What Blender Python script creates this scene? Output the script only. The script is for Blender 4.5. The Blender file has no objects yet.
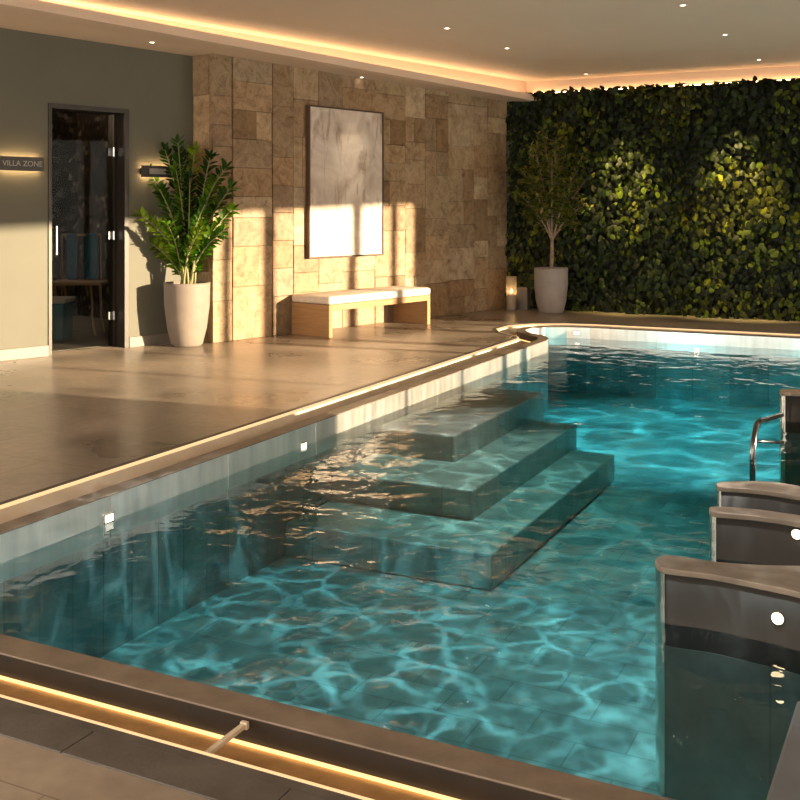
import bpy, bmesh, math, random
from mathutils import Vector, Matrix, noise
random.seed(7)
SC = bpy.context.scene
COL = SC.collection
# ------------------------------------------------------------------ camera model
F, CH, V0 = 1045.0, 1.35, 210.0

def gp(u, v, z=0.0):
    """point of the horizontal plane z seen at photo position (u, v)"""
    Y = F * (CH - z) / (v - V0)
    return Vector(((u - 400) / F * Y, Y, z))

N = Vector((.897, -.442, 0)).normalized()      # across the pool
D = Vector((.442, .897, 0)).normalized()       # along the pool

def ab(a, b, z=0.0):
    return N * a + D * b + Vector((0, 0, z))

def on_line(u, p, q):
    """point of plan line p-q seen at photo column u"""
    k = (u - 400) / F
    d = q - p
    t = (k * p.y - p.x) / (d.x - k * d.y)
    return p + d * t

WATER_Z, FLOOR_Z = -0.13, -0.75
SOFFIT_Z, CEIL_Z = 2.86, 3.13

# ------------------------------------------------------------------ materials
MATS = {}

def new_mat(name):
    m = bpy.data.materials.new(name)
    m.use_nodes = True
    nt = m.node_tree
    MATS[name] = m
    return m, nt, nt.nodes['Principled BSDF']

def simple(name, col, rough=.5, metal=0.0, var=.12, scale=6.0, bump=0.0, bscale=60.0, spec=.5):
    m, nt, b = new_mat(name)
    b.inputs['Roughness'].default_value = rough
    b.inputs['Metallic'].default_value = metal
    b.inputs['Specular IOR Level'].default_value = spec
    tc = nt.nodes.new('ShaderNodeTexCoord')
    no = nt.nodes.new('ShaderNodeTexNoise')
    no.inputs['Scale'].default_value = scale
    no.inputs['Detail'].default_value = 5
    nt.links.new(tc.outputs['Object'], no.inputs['Vector'])
    cr = nt.nodes.new('ShaderNodeValToRGB')
    cr.color_ramp.elements[0].position = .3
    cr.color_ramp.elements[1].position = .7
    cr.color_ramp.elements[0].color = [c * (1 - var) for c in col] + [1]
    cr.color_ramp.elements[1].color = [min(1, c * (1 + var)) for c in col] + [1]
    nt.links.new(no.outputs['Fac'], cr.inputs['Fac'])
    nt.links.new(cr.outputs['Color'], b.inputs['Base Color'])
    if bump:
        n2 = nt.nodes.new('ShaderNodeTexNoise')
        n2.inputs['Scale'].default_value = bscale
        n2.inputs['Detail'].default_value = 4
        nt.links.new(tc.outputs['Object'], n2.inputs['Vector'])
        bp = nt.nodes.new('ShaderNodeBump')
        bp.inputs['Strength'].default_value = bump
        bp.inputs['Distance'].default_value = .01
        nt.links.new(n2.outputs['Fac'], bp.inputs['Height'])
        nt.links.new(bp.outputs['Normal'], b.inputs['Normal'])
    return m

def emit(name, col, strength):
    m = bpy.data.materials.new(name)
    m.use_nodes = True
    nt = m.node_tree
    nt.nodes.clear()
    o = nt.nodes.new('ShaderNodeOutputMaterial')
    e = nt.nodes.new('ShaderNodeEmission')
    e.inputs['Color'].default_value = (*col, 1)
    e.inputs['Strength'].default_value = strength
    nt.links.new(e.outputs[0], o.inputs[0])
    MATS[name] = m
    return m

def ramp(nt, pts):
    cr = nt.nodes.new('ShaderNodeValToRGB')
    el = cr.color_ramp.elements
    while len(el) < len(pts):
        el.new(.5)
    for e, (p, c) in zip(el, pts):
        e.position = p
        e.color = (*c, 1)
    return cr

def mixc(nt, mode, fac, a, b):
    mx = nt.nodes.new('ShaderNodeMix')
    mx.data_type = 'RGBA'
    mx.blend_type = mode
    for sock, val in ((0, fac), (6, a), (7, b)):
        if hasattr(val, 'is_output'):
            nt.links.new(val, mx.inputs[sock])
        elif sock == 0:
            mx.inputs[0].default_value = val
        else:
            mx.inputs[sock].default_value = (*val, 1)
    return mx.outputs[2]

def tex(nt, kind, vec, **kw):
    n = nt.nodes.new(kind)
    for k, v in kw.items():
        if k in n.inputs:
            n.inputs[k].default_value = v
        else:
            setattr(n, k, v)
    if vec is not None:
        nt.links.new(vec, n.inputs['Vector'])
    return n

def mapping(nt, scale=(1, 1, 1), rot=(0, 0, 0), coord='Object'):
    tc = nt.nodes.new('ShaderNodeTexCoord')
    mp = nt.nodes.new('ShaderNodeMapping')
    mp.inputs['Scale'].default_value = scale
    mp.inputs['Rotation'].default_value = rot
    nt.links.new(tc.outputs[coord], mp.inputs['Vector'])
    return mp.outputs[0]

POOL_ANGLE = math.atan2(D.y, D.x) - math.pi / 2

def floor_mat():
    m, nt, b = new_mat('deck_porcelain')
    v = mapping(nt, rot=(0, 0, -POOL_ANGLE))
    br = tex(nt, 'ShaderNodeTexBrick', v, Scale=1.0)
    br.offset = .5
    br.inputs['Brick Width'].default_value = 1.2
    br.inputs['Row Height'].default_value = .6
    br.inputs['Mortar Size'].default_value = .0025
    br.inputs['Color1'].default_value = (.345, .285, .225, 1)
    br.inputs['Color2'].default_value = (.385, .318, .250, 1)
    br.inputs['Mortar'].default_value = (.20, .16, .12, 1)
    n1 = tex(nt, 'ShaderNodeTexNoise', v, Scale=.9, Detail=4, Roughness=.5)
    r1 = ramp(nt, [(.36, (.58, .56, .54)), (.52, (1, 1, 1)), (.66, (1.25, 1.22, 1.18))])
    nt.links.new(n1.outputs['Fac'], r1.inputs['Fac'])
    n2 = tex(nt, 'ShaderNodeTexNoise', v, Scale=16, Detail=6)
    r2 = ramp(nt, [(.3, (.86, .86, .86)), (.7, (1.08, 1.08, 1.08))])
    nt.links.new(n2.outputs['Fac'], r2.inputs['Fac'])
    c = mixc(nt, 'MULTIPLY', 1.0, br.outputs['Color'], r1.outputs['Color'])
    c = mixc(nt, 'MULTIPLY', 1.0, c, r2.outputs['Color'])
    nt.links.new(c, b.inputs['Base Color'])
    rr = ramp(nt, [(.3, (.24, .24, .24)), (.7, (.42, .42, .42))])
    nt.links.new(n1.outputs['Fac'], rr.inputs['Fac'])
    nt.links.new(rr.outputs['Color'], b.inputs['Roughness'])
    return m

def pool_tile_mat(name, c1, c2, size=.3, rough=.35):
    m, nt, b = new_mat(name)
    v = mapping(nt, rot=(0, 0, -POOL_ANGLE))
    br = tex(nt, 'ShaderNodeTexBrick', v, Scale=1.0)
    br.inputs['Brick Width'].default_value = size * 2
    br.inputs['Row Height'].default_value = size
    br.inputs['Mortar Size'].default_value = .004
    br.inputs['Color1'].default_value = (*c1, 1)
    br.inputs['Color2'].default_value = (*c2, 1)
    br.inputs['Mortar'].default_value = (*[c * .8 for c in c1], 1)
    n = tex(nt, 'ShaderNodeTexNoise', v, Scale=5, Detail=7, Roughness=.6)
    r = ramp(nt, [(.3, (.62, .64, .66)), (.7, (1.2, 1.18, 1.14))])
    nt.links.new(n.outputs['Fac'], r.inputs['Fac'])
    c = mixc(nt, 'MULTIPLY', 1.0, br.outputs['Color'], r.outputs['Color'])
    nt.links.new(c, b.inputs['Base Color'])
    b.inputs['Roughness'].default_value = rough
    return m

def travertine_mat():
    m, nt, b = new_mat('travertine')
    at = nt.nodes.new('ShaderNodeVertexColor')
    at.layer_name = 'stone_tint'
    v = mapping(nt)
    n1 = tex(nt, 'ShaderNodeTexNoise', v, Scale=6.0, Detail=10, Roughness=.72, Distortion=1.0)
    r1 = ramp(nt, [(.30, (.50, .42, .34)), (.43, (.80, .75, .68)), (.54, (1.05, 1.04, 1.02)), (.72, (1.28, 1.28, 1.26))])
    nt.links.new(n1.outputs['Fac'], r1.inputs['Fac'])
    n2 = tex(nt, 'ShaderNodeTexNoise', v, Scale=21, Detail=8, Roughness=.7)
    r2 = ramp(nt, [(.32, (.56, .48, .40)), (.45, (1, 1, 1)), (.75, (1.1, 1.1, 1.1))])
    nt.links.new(n2.outputs['Fac'], r2.inputs['Fac'])
    c = mixc(nt, 'MULTIPLY', 1.0, at.outputs['Color'], r1.outputs['Color'])
    c = mixc(nt, 'MULTIPLY', .85, c, r2.outputs['Color'])
    nt.links.new(c, b.inputs['Base Color'])
    b.inputs['Roughness'].default_value = .62
    bp = nt.nodes.new('ShaderNodeBump')
    bp.inputs['Strength'].default_value = .5
    bp.inputs['Distance'].default_value = .012
    nt.links.new(n2.outputs['Fac'], bp.inputs['Height'])
    nt.links.new(bp.outputs['Normal'], b.inputs['Normal'])
    return m

def leaf_mat(name, layer='leaf_tint', rough=.55, trans=.25):
    m, nt, b = new_mat(name)
    at = nt.nodes.new('ShaderNodeVertexColor')
    at.layer_name = layer
    v = mapping(nt)
    n = tex(nt, 'ShaderNodeTexNoise', v, Scale=35, Detail=3)
    r = ramp(nt, [(.3, (.75, .75, .75)), (.7, (1.2, 1.2, 1.2))])
    nt.links.new(n.outputs['Fac'], r.inputs['Fac'])
    c = mixc(nt, 'MULTIPLY', 1.0, at.outputs['Color'], r.outputs['Color'])
    nt.links.new(c, b.inputs['Base Color'])
    b.inputs['Roughness'].default_value = rough
    b.inputs['Specular IOR Level'].default_value = .25
    tr = nt.nodes.new('ShaderNodeBsdfTranslucent')
    nt.links.new(c, tr.inputs['Color'])
    ms = nt.nodes.new('ShaderNodeMixShader')
    ms.inputs[0].default_value = trans
    nt.links.new(b.outputs[0], ms.inputs[1])
    nt.links.new(tr.outputs[0], ms.inputs[2])
    nt.links.new(ms.outputs[0], nt.nodes['Material Output'].inputs['Surface'])
    return m

def water_mat():
    m = bpy.data.materials.new('pool_water')
    m.use_nodes = True
    nt = m.node_tree
    nt.nodes.clear()
    out = nt.nodes.new('ShaderNodeOutputMaterial')
    v = mapping(nt, rot=(0, 0, -POOL_ANGLE), coord='Object')
    n1 = tex(nt, 'ShaderNodeTexNoise', v, Scale=2.3, Detail=2, Roughness=.45, Distortion=.5)
    n2 = tex(nt, 'ShaderNodeTexNoise', v, Scale=7.5, Detail=2, Roughness=.5, Distortion=.8)
    ad = nt.nodes.new('ShaderNodeMath')
    ad.operation = 'MULTIPLY_ADD'
    ad.inputs[1].default_value = .22
    nt.links.new(n2.outputs['Fac'], ad.inputs[0])
    nt.links.new(n1.outputs['Fac'], ad.inputs[2])
    bp = nt.nodes.new('ShaderNodeBump')
    bp.inputs['Strength'].default_value = 1.0
    bp.inputs['Distance'].default_value = WAVE
    nt.links.new(ad.outputs[0], bp.inputs['Height'])
    fr = nt.nodes.new('ShaderNodeFresnel')
    fr.inputs['IOR'].default_value = 1.33
    nt.links.new(bp.outputs['Normal'], fr.inputs['Normal'])
    gl = nt.nodes.new('ShaderNodeBsdfGlossy')
    gl.inputs['Roughness'].default_value = .015
    nt.links.new(bp.outputs['Normal'], gl.inputs['Normal'])
    tr = nt.nodes.new('ShaderNodeBsdfTransparent')
    ms = nt.nodes.new('ShaderNodeMixShader')
    nt.links.new(fr.outputs[0], ms.inputs[0])
    nt.links.new(tr.outputs[0], ms.inputs[1])
    nt.links.new(gl.outputs[0], ms.inputs[2])
    nt.links.new(ms.outputs[0], out.inputs['Surface'])
    va = nt.nodes.new('ShaderNodeVolumeAbsorption')
    va.inputs['Color'].default_value = (.22, .855, .895, 1)
    va.inputs['Density'].default_value = WATER_DENS
    nt.links.new(va.outputs[0], out.inputs['Volume'])
    MATS['pool_water'] = m
    return m

WAVE = .021
WATER_DENS = .95

def frosted_mat(name, col):
    m = bpy.data.materials.new(name)
    m.use_nodes = True
    nt = m.node_tree
    nt.nodes.clear()
    out = nt.nodes.new('ShaderNodeOutputMaterial')
    a = nt.nodes.new('ShaderNodeBsdfTransparent')
    b = nt.nodes.new('ShaderNodeBsdfTranslucent')
    c = nt.nodes.new('ShaderNodeBsdfDiffuse')
    for n in (b, c): n.inputs['Color'].default_value = (*col, 1)
    m1 = nt.nodes.new('ShaderNodeMixShader'); m2 = nt.nodes.new('ShaderNodeMixShader')
    m1.inputs[0].default_value = .5; m2.inputs[0].default_value = .45
    nt.links.new(b.outputs[0], m1.inputs[1]); nt.links.new(c.outputs[0], m1.inputs[2])
    nt.links.new(a.outputs[0], m2.inputs[1]); nt.links.new(m1.outputs[0], m2.inputs[2])
    nt.links.new(m2.outputs[0], out.inputs['Surface'])
    MATS[name] = m
    return m

def glass_mat(name, tint, refl_ior=1.5):
    m = bpy.data.materials.new(name)
    m.use_nodes = True
    nt = m.node_tree
    nt.nodes.clear()
    out = nt.nodes.new('ShaderNodeOutputMaterial')
    fr = nt.nodes.new('ShaderNodeFresnel')
    fr.inputs['IOR'].default_value = refl_ior
    gl = nt.nodes.new('ShaderNodeBsdfGlossy')
    gl.inputs['Roughness'].default_value = .02
    tr = nt.nodes.new('ShaderNodeBsdfTransparent')
    tr.inputs['Color'].default_value = (*tint, 1)
    ms = nt.nodes.new('ShaderNodeMixShader')
    nt.links.new(fr.outputs[0], ms.inputs[0])
    nt.links.new(tr.outputs[0], ms.inputs[1])
    nt.links.new(gl.outputs[0], ms.inputs[2])
    nt.links.new(ms.outputs[0], out.inputs['Surface'])
    MATS[name] = m
    return m

def wood_mat(name, c1, c2):
    m, nt, b = new_mat(name)
    v = mapping(nt, scale=(2, 2, 26))
    n = tex(nt, 'ShaderNodeTexNoise', v, Scale=1.6, Detail=6, Roughness=.6, Distortion=.4)
    r = ramp(nt, [(.3, c1), (.7, c2)])
    nt.links.new(n.outputs['Fac'], r.inputs['Fac'])
    nt.links.new(r.outputs['Color'], b.inputs['Base Color'])
    b.inputs['Roughness'].default_value = .45
    return m

def steel_mat(name, col, rough, streak=.06, metal=1.0):
    m, nt, b = new_mat(name)
    v = mapping(nt, scale=(6, 6, .8))
    n = tex(nt, 'ShaderNodeTexNoise', v, Scale=2.2, Detail=6, Roughness=.6)
    r = ramp(nt, [(.3, tuple(c * .85 for c in col)), (.7, tuple(min(1, c * 1.1) for c in col))])
    nt.links.new(n.outputs['Fac'], r.inputs['Fac'])
    nt.links.new(r.outputs['Color'], b.inputs['Base Color'])
    b.inputs['Metallic'].default_value = metal
    rr = ramp(nt, [(.3, (rough - streak,) * 3), (.7, (rough + streak,) * 3)])
    nt.links.new(n.outputs['Fac'], rr.inputs['Fac'])
    nt.links.new(rr.outputs['Color'], b.inputs['Roughness'])
    return m

def painting_mat():
    m, nt, b = new_mat('painted_canvas')
    v = mapping(nt)
    n1 = tex(nt, 'ShaderNodeTexNoise', v, Scale=1.7, Detail=6, Roughness=.6, Distortion=1.2)
    r1 = ramp(nt, [(.32, (.46, .37, .30)), (.5, (.68, .585, .50)), (.68, (.80, .73, .65))])
    nt.links.new(n1.outputs['Fac'], r1.inputs['Fac'])
    mp = mapping(nt, scale=(3.2, 3.2, .7))
    n2 = tex(nt, 'ShaderNodeTexNoise', mp, Scale=1.4, Detail=7, Roughness=.66, Distortion=1.6)
    r2 = ramp(nt, [(.52, (1, 1, 1)), (.62, (.56, .48, .42)), (.72, (.90, .87, .84))])
    nt.links.new(n2.outputs['Fac'], r2.inputs['Fac'])
    c = mixc(nt, 'MULTIPLY', .8, r1.outputs['Color'], r2.outputs['Color'])
    nt.links.new(c, b.inputs['Base Color'])
    b.inputs['Roughness'].default_value = .8
    return m

def mosaic_mat():
    m, nt, b = new_mat('dark_pebble_mosaic')
    v = mapping(nt)
    vo = tex(nt, 'ShaderNodeTexVoronoi', v, Scale=17)
    sp = nt.nodes.new('ShaderNodeSeparateColor')
    nt.links.new(vo.outputs['Color'], sp.inputs[0])
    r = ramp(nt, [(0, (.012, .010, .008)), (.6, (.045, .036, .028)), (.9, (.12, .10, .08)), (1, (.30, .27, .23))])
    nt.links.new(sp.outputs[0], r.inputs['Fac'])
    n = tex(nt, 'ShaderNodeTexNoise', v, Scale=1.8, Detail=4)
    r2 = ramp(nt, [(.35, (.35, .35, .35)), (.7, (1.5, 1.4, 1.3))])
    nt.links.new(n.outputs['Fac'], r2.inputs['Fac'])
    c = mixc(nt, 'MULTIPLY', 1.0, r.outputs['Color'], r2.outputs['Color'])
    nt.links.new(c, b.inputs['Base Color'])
    b.inputs['Roughness'].default_value = .4
    return m

M_FLOOR = floor_mat()
M_TRAV = travertine_mat()
M_SAGE = simple('sage_plaster', (.120, .116, .088), .75, var=.06, scale=2.0, bump=.05)
M_CEIL = simple('ceiling_plaster', (.69, .55, .43), .8, var=.02, scale=1.5)
M_BASE = simple('baseboard_stone', (.19, .165, .135), .5, var=.06)
M_COPE = simple('coping_stone', (.195, .152, .114), .5, var=.22, scale=9, bump=.1)
M_SLATE = simple('slate_border', (.095, .084, .074), .5, var=.25, scale=9, bump=.15)
M_TROUGH = simple('channel_bronze', (.60, .36, .15), .42, metal=.3, var=.2, scale=12)
M_DARKEDGE = simple('channel_dark_face', (.026, .019, .013), .6, var=.2, scale=12)
M_RIM = simple('channel_rim_stone', (.70, .59, .45), .4, var=.1)
M_STEEL = steel_mat('pool_steel', (.72, .71, .67), .34, metal=.84)
M_STEELD = simple('booth_steel', (.040, .039, .036), .40, metal=.1, var=.15, scale=4, spec=.22)
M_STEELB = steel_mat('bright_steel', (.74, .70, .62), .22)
M_POOLF = pool_tile_mat('pool_floor_tile', (.30, .31, .30), (.42, .43, .41), .2)
M_POOLW = pool_tile_mat('pool_side_tile', (.25, .265, .255), (.34, .35, .335), .2)
M_STEP = pool_tile_mat('step_tile', (.42, .41, .38), (.48, .47, .44), .2)
M_WATER = water_mat()
M_WOOD = wood_mat('oak', (.30, .165, .07), (.42, .245, .11))
M_CUSH = simple('linen_cushion', (.66, .59, .50), .85, var=.06, scale=30, bump=.2, bscale=200)
M_POT = simple('pale_concrete', (.23, .19, .155), .75, var=.1, scale=7, bump=.1)
M_POTG = simple('grey_concrete', (.31, .265, .235), .75, var=.1, scale=7, bump=.1)
M_SOIL = simple('potting_soil', (.035, .024, .016), .95, var=.4, scale=30, bump=.5)
M_STEM = simple('green_stem', (.22, .21, .09), .6, var=.2, scale=15)
M_BARK = simple('olive_bark', (.26, .19, .13), .8, var=.3, scale=18, bump=.4)
M_LEAF = leaf_mat('glossy_leaf', trans=.35)
M_OLIVE = leaf_mat('olive_leaf')
M_IVY = leaf_mat('living_wall_leaf', trans=.15)
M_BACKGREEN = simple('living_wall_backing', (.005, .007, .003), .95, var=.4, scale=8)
M_FRAME = simple('door_bronze', (.030, .024, .019), .4, metal=.3, var=.2)
M_GLASS = glass_mat('door_glass', (.80, .82, .80), 1.12)
M_LGLASS = frosted_mat('lantern_glass', (.62, .55, .46))
M_MOSAIC = mosaic_mat()
M_INFLOOR = simple('inner_room_floor', (.16, .13, .10), .5, var=.2)
M_BLUE = simple('blue_lacquer', (.02, .17, .27), .35, var=.2)
M_WHITE = simple('white_lacquer', (.62, .60, .56), .5, var=.04)
M_PFRAME = simple('painting_frame_walnut', (.085, .048, .028), .45, var=.2, scale=20)
M_CANVAS = painting_mat()
M_SIGN = simple('sign_bronze', (.040, .030, .024), .45, var=.15, scale=20)
M_SIGNT = simple('sign_lettering', (.30, .28, .26), .5, var=.05)
M_CHROME = steel_mat('chrome', (.55, .56, .56), .15, .03)
M_RAILD = steel_mat('handrail_steel', (.16, .17, .18), .22, .04)
M_WAX = simple('candle_wax', (.75, .62, .45), .6, var=.05)
M_GREYBOX = simple('grey_stone_box', (.18, .16, .145), .7, var=.15)
M_SLAB = simple('pale_slate_bench', (.17, .19, .22), .45, spec=.3, var=.15, scale=7)
M_WINFRAME = simple('window_frame_bronze', (.05, .045, .04), .5, var=.1)
E_COVE = emit('cove_led', (1.0, .66, .36), 13)
E_COVE2 = emit('living_wall_led', (1.0, .58, .26), 16)
E_CHAN = emit('channel_led', (1.0, .58, .22), 2.2)
E_CHANRIM = emit('channel_rim_led', (1.0, .62, .30), 1.3)
E_DOWN = emit('downlight_lens', (1.0, .82, .60), 14)
E_POOL = emit('pool_lamp_lens', (1.0, .88, .70), 4)
E_BOOTH = emit('booth_lamp_lens', (1.0, .74, .42), 12)
E_SIGN = emit('sign_led', (1.0, .62, .28), 38)
E_FLAME = emit('candle_flame', (1.0, .55, .18), 40)

# ------------------------------------------------------------------ mesh helpers
def obj(name, bm, mat, parent=None, smooth=False, bevel=0.0, seg=2):
    me = bpy.data.meshes.new(name)
    bmesh.ops.recalc_face_normals(bm, faces=bm.faces) if bm.faces else None
    bm.to_mesh(me)
    bm.free()
    for mm in (mat if isinstance(mat, (list, tuple)) else [mat]):
        me.materials.append(mm)
    if smooth:
        for p in me.polygons:
            p.use_smooth = True
    o = bpy.data.objects.new(name, me)
    COL.objects.link(o)
    if parent is not None:
        o.parent = parent
    if bevel:
        md = o.modifiers.new('bevel', 'BEVEL')
        md.width = bevel
        md.segments = seg
        md.limit_method = 'ANGLE'
    return o

def tag(o, label=None, cat=None, group=None, kind=None):
    if label: o['label'] = label
    if cat: o['category'] = cat
    if group: o['group'] = group
    if kind: o['kind'] = kind
    return o

def thing(name, label, cat, loc=(0, 0, 0), group=None):
    o = bpy.data.objects.new(name, None)
    o.empty_display_size = .1
    COL.objects.link(o)
    o.location = loc
    return tag(o, label, cat, group)

def structure(o, label=None, cat=None):
    return tag(o, label, cat, kind='structure')

def copy_tree(o, parent=None):
    c = o.copy()
    COL.objects.link(c)
    c.parent = parent
    for ch in [x for x in SC.objects if x.parent == o]:
        copy_tree(ch, c)
    return c

def prism(bm, pts, z0, z1, mat=0):
    """solid from plan polygon pts between two heights"""
    lo = [bm.verts.new((p[0], p[1], z0)) for p in pts]
    hi = [bm.verts.new((p[0], p[1], z1)) for p in pts]
    n = len(pts)
    fs = [bm.faces.new(lo[::-1]), bm.faces.new(hi)]
    for i in range(n):
        j = (i + 1) % n
        fs.append(bm.faces.new((lo[i], lo[j], hi[j], hi[i])))
    for f in fs: f.material_index = mat
    return fs

def wbox(bm, o, e, n, s0, s1, t0, t1, z0, z1, mat=0):
    """box in a wall frame: origin o, along e, out of wall n"""
    pts = [o + e * s + n * t for s, t in ((s0, t0), (s1, t0), (s1, t1), (s0, t1))]
    return prism(bm, pts, z0, z1, mat)

def tube(bm, pts, rad, seg=8, caps=True):
    pts = [Vector(p) for p in pts]
    rings = []
    up = None
    for i, p in enumerate(pts):
        t = (pts[min(i + 1, len(pts) - 1)] - pts[max(i - 1, 0)]).normalized()
        if up is None:
            up = t.orthogonal().normalized()
        else:
            up = (up - t * up.dot(t))
            up = up.normalized() if up.length > 1e-6 else t.orthogonal().normalized()
        r = rad[i] if isinstance(rad, (list, tuple)) else rad
        w = t.cross(up)
        rings.append([bm.verts.new(p + (up * math.cos(a) + w * math.sin(a)) * r)
                      for a in (2 * math.pi * k / seg for k in range(seg))])
    for r0, r1 in zip(rings, rings[1:]):
        for k in range(seg):
            bm.faces.new((r0[k], r0[(k + 1) % seg], r1[(k + 1) % seg], r1[k]))
    if caps:
        bm.faces.new(rings[0][::-1])
        bm.faces.new(rings[-1])

def lathe(bm, prof, seg=40, c=(0, 0, 0), cap_bottom=True, cap_top=False):
    rings = []
    for r, z in prof:
        rings.append([bm.verts.new((c[0] + r * math.cos(2 * math.pi * k / seg),
                                    c[1] + r * math.sin(2 * math.pi * k / seg), c[2] + z)) for k in range(seg)])
    for r0, r1 in zip(rings, rings[1:]):
        for k in range(seg):
            bm.faces.new((r0[k], r0[(k + 1) % seg], r1[(k + 1) % seg], r1[k]))
    if cap_bottom: bm.faces.new(rings[0][::-1])
    if cap_top: bm.faces.new(rings[-1])

def bezier(p0, p1, p2, n=10):
    return [p0 * (1 - t) ** 2 + p1 * 2 * t * (1 - t) + p2 * t * t for t in (i / n for i in range(n + 1))]

def offset_path(pts, d):
    """closed plan polyline pushed outwards (pts counter-clockwise)"""
    n = len(pts)
    out = []
    for i in range(n):
        a, b, c = pts[i - 1], pts[i], pts[(i + 1) % n]
        t0 = (b - a).normalized(); t1 = (c - b).normalized()
        n0 = Vector((t0.y, -t0.x)); n1 = Vector((t1.y, -t1.x))
        m = (n0 + n1).normalized()
        out.append(b + m * (d / max(.35, m.dot(n0))))
    return out

def ring_strip(bm, p_in, z_in, p_out, z_out, mat=0):
    n = len(p_in)
    a = [bm.verts.new((p.x, p.y, z_in)) for p in p_in]
    b = [bm.verts.new((p.x, p.y, z_out)) for p in p_out]
    for i in range(n):
        j = (i + 1) % n
        f = bm.faces.new((a[i], a[j], b[j], b[i]))
        f.material_index = mat

def ring_solid(bm, pts, d0, d1, z0, z1):
    """closed band between two offsets, with thickness"""
    p0, p1 = offset_path(pts, d0), offset_path(pts, d1)
    ring_strip(bm, p0, z1, p1, z1)
    ring_strip(bm, p1, z1, p1, z0)
    ring_strip(bm, p1, z0, p0, z0)
    ring_strip(bm, p0, z0, p0, z1)
    bmesh.ops.remove_doubles(bm, verts=bm.verts, dist=1e-5)

# ------------------------------------------------------------------ plan of the pool
RIGHT_A, FAR_B, NEAR_B, LEFT_A = 1.9, 11.75, 2.42, -3.43
ABs = [(LEFT_A, NEAR_B), (RIGHT_A, NEAR_B), (RIGHT_A, FAR_B), (-1.5, FAR_B), (-3.0, FAR_B), (-3.35, 11.75),
       (-3.62, 11.70), (-3.84, 11.58), (-3.95, 11.40), (-3.95, 11.20), (-3.86, 11.02), (-3.72, 10.88),
       (-3.56, 10.74), (-3.47, 10.58), (LEFT_A, 10.38), (LEFT_A, 8.0), (LEFT_A, 5.0)]
POOL = [ab(a, b).to_2d() for a, b in ABs]
area = sum(POOL[i - 1].x * POOL[i].y - POOL[i].x * POOL[i - 1].y for i in range(len(POOL)))
assert area > 0

# walls in plan
SAGE0, SAGE1 = Vector((-3.57, 9.34, 0)), Vector((-2.14, 10.81, 0))
ST0, ST1 = Vector((-1.90, 10.60, 0)), Vector((1.47, 14.42, 0))
GR0, GR1 = Vector((1.47, 14.42, 0)), Vector((4.86, 12.66, 0))
sage_e = (SAGE1 - SAGE0).normalized(); sage_n = Vector((sage_e.y, -sage_e.x, 0))
st_e = (ST1 - ST0).normalized(); st_n = Vector((st_e.y, -st_e.x, 0))
gr_e = (GR1 - GR0).normalized(); gr_n = Vector((gr_e.y, -gr_e.x, 0))
ST_LEN = (ST1 - ST0).length
RW_A = 4.5                                        # right wall with the windows

# ------------------------------------------------------------------ floor deck (with the pool cut out)
def build_floor():
    bm = bmesh.new()
    hole = offset_path(POOL, .335)
    outer = [ab(-12, -3), ab(RW_A, -3), ab(RW_A, 17), ab(-12, 17)]
    vs = []
    es = []
    for ring in ([Vector((p.x, p.y)) for p in outer], hole):
        v = [bm.verts.new((p.x, p.y, 0)) for p in ring]
        for i in range(len(v)):
            es.append(bm.edges.new((v[i], v[(i + 1) % len(v)])))
    bmesh.ops.triangle_fill(bm, edges=es, use_beauty=True)
    for f in bm.faces:
        if f.normal.z < 0: f.normal_flip()
    me = bpy.data.meshes.new('floor')
    bm.to_mesh(me); bm.free()
    me.materials.append(M_FLOOR)
    o = bpy.data.objects.new('floor', me)
    COL.objects.link(o)
    return structure(o, 'warm brown stone tile deck around the pool', 'floor')
build_floor()

# pool shell
bm = bmesh.new()
vs = [bm.verts.new((p.x, p.y, FLOOR_Z)) for p in POOL]
bm.faces.new(vs)
structure(obj('pool_floor', bm, M_POOLF), 'grey green tiled floor of the pool under water', 'floor')

def build_liner():
    bm = bmesh.new()
    o = offset_path(POOL, .004)
    ring_strip(bm, POOL, -.004, POOL, -.21)
    # overlapping top flange and vertical panel seams
    bmesh.ops.remove_doubles(bm, verts=bm.verts, dist=1e-5)
    for f in bm.faces: f.material_index = 0
    b = 2.9
    while b < 10.2:
        for dd in (-.004, .004):
            pass
        p = ab(LEFT_A, b)
        wbox(bm, p, D, N, -.005, .005, -.002, .004, -.21, -.005, 0)
        b += .95
    for a in [-2.6 + .95 * k for k in range(5)]:
        p = ab(a, FAR_B)
        wbox(bm, p, N, -D, -.006, .006, -.002, .005, -.21, -.005, 0)
    return structure(obj('pool_wall_steel', bm, M_STEEL), 'brushed stainless steel lining of the pool sides', 'wall')
build_liner()
bm = bmesh.new()
ring_strip(bm, POOL, -.21, POOL, FLOOR_Z)
bmesh.ops.remove_doubles(bm, verts=bm.verts, dist=1e-5)
structure(obj('pool_wall_tile', bm, M_POOLW), 'dark teal grey tiled sides of the pool under water', 'wall')

bm = bmesh.new(); ring_solid(bm, POOL, -.006, .10, -.007, 0.0)
structure(obj('trim_1', bm, M_COPE, bevel=.003), 'brown stone coping around the pool edge', 'trim')

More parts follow.
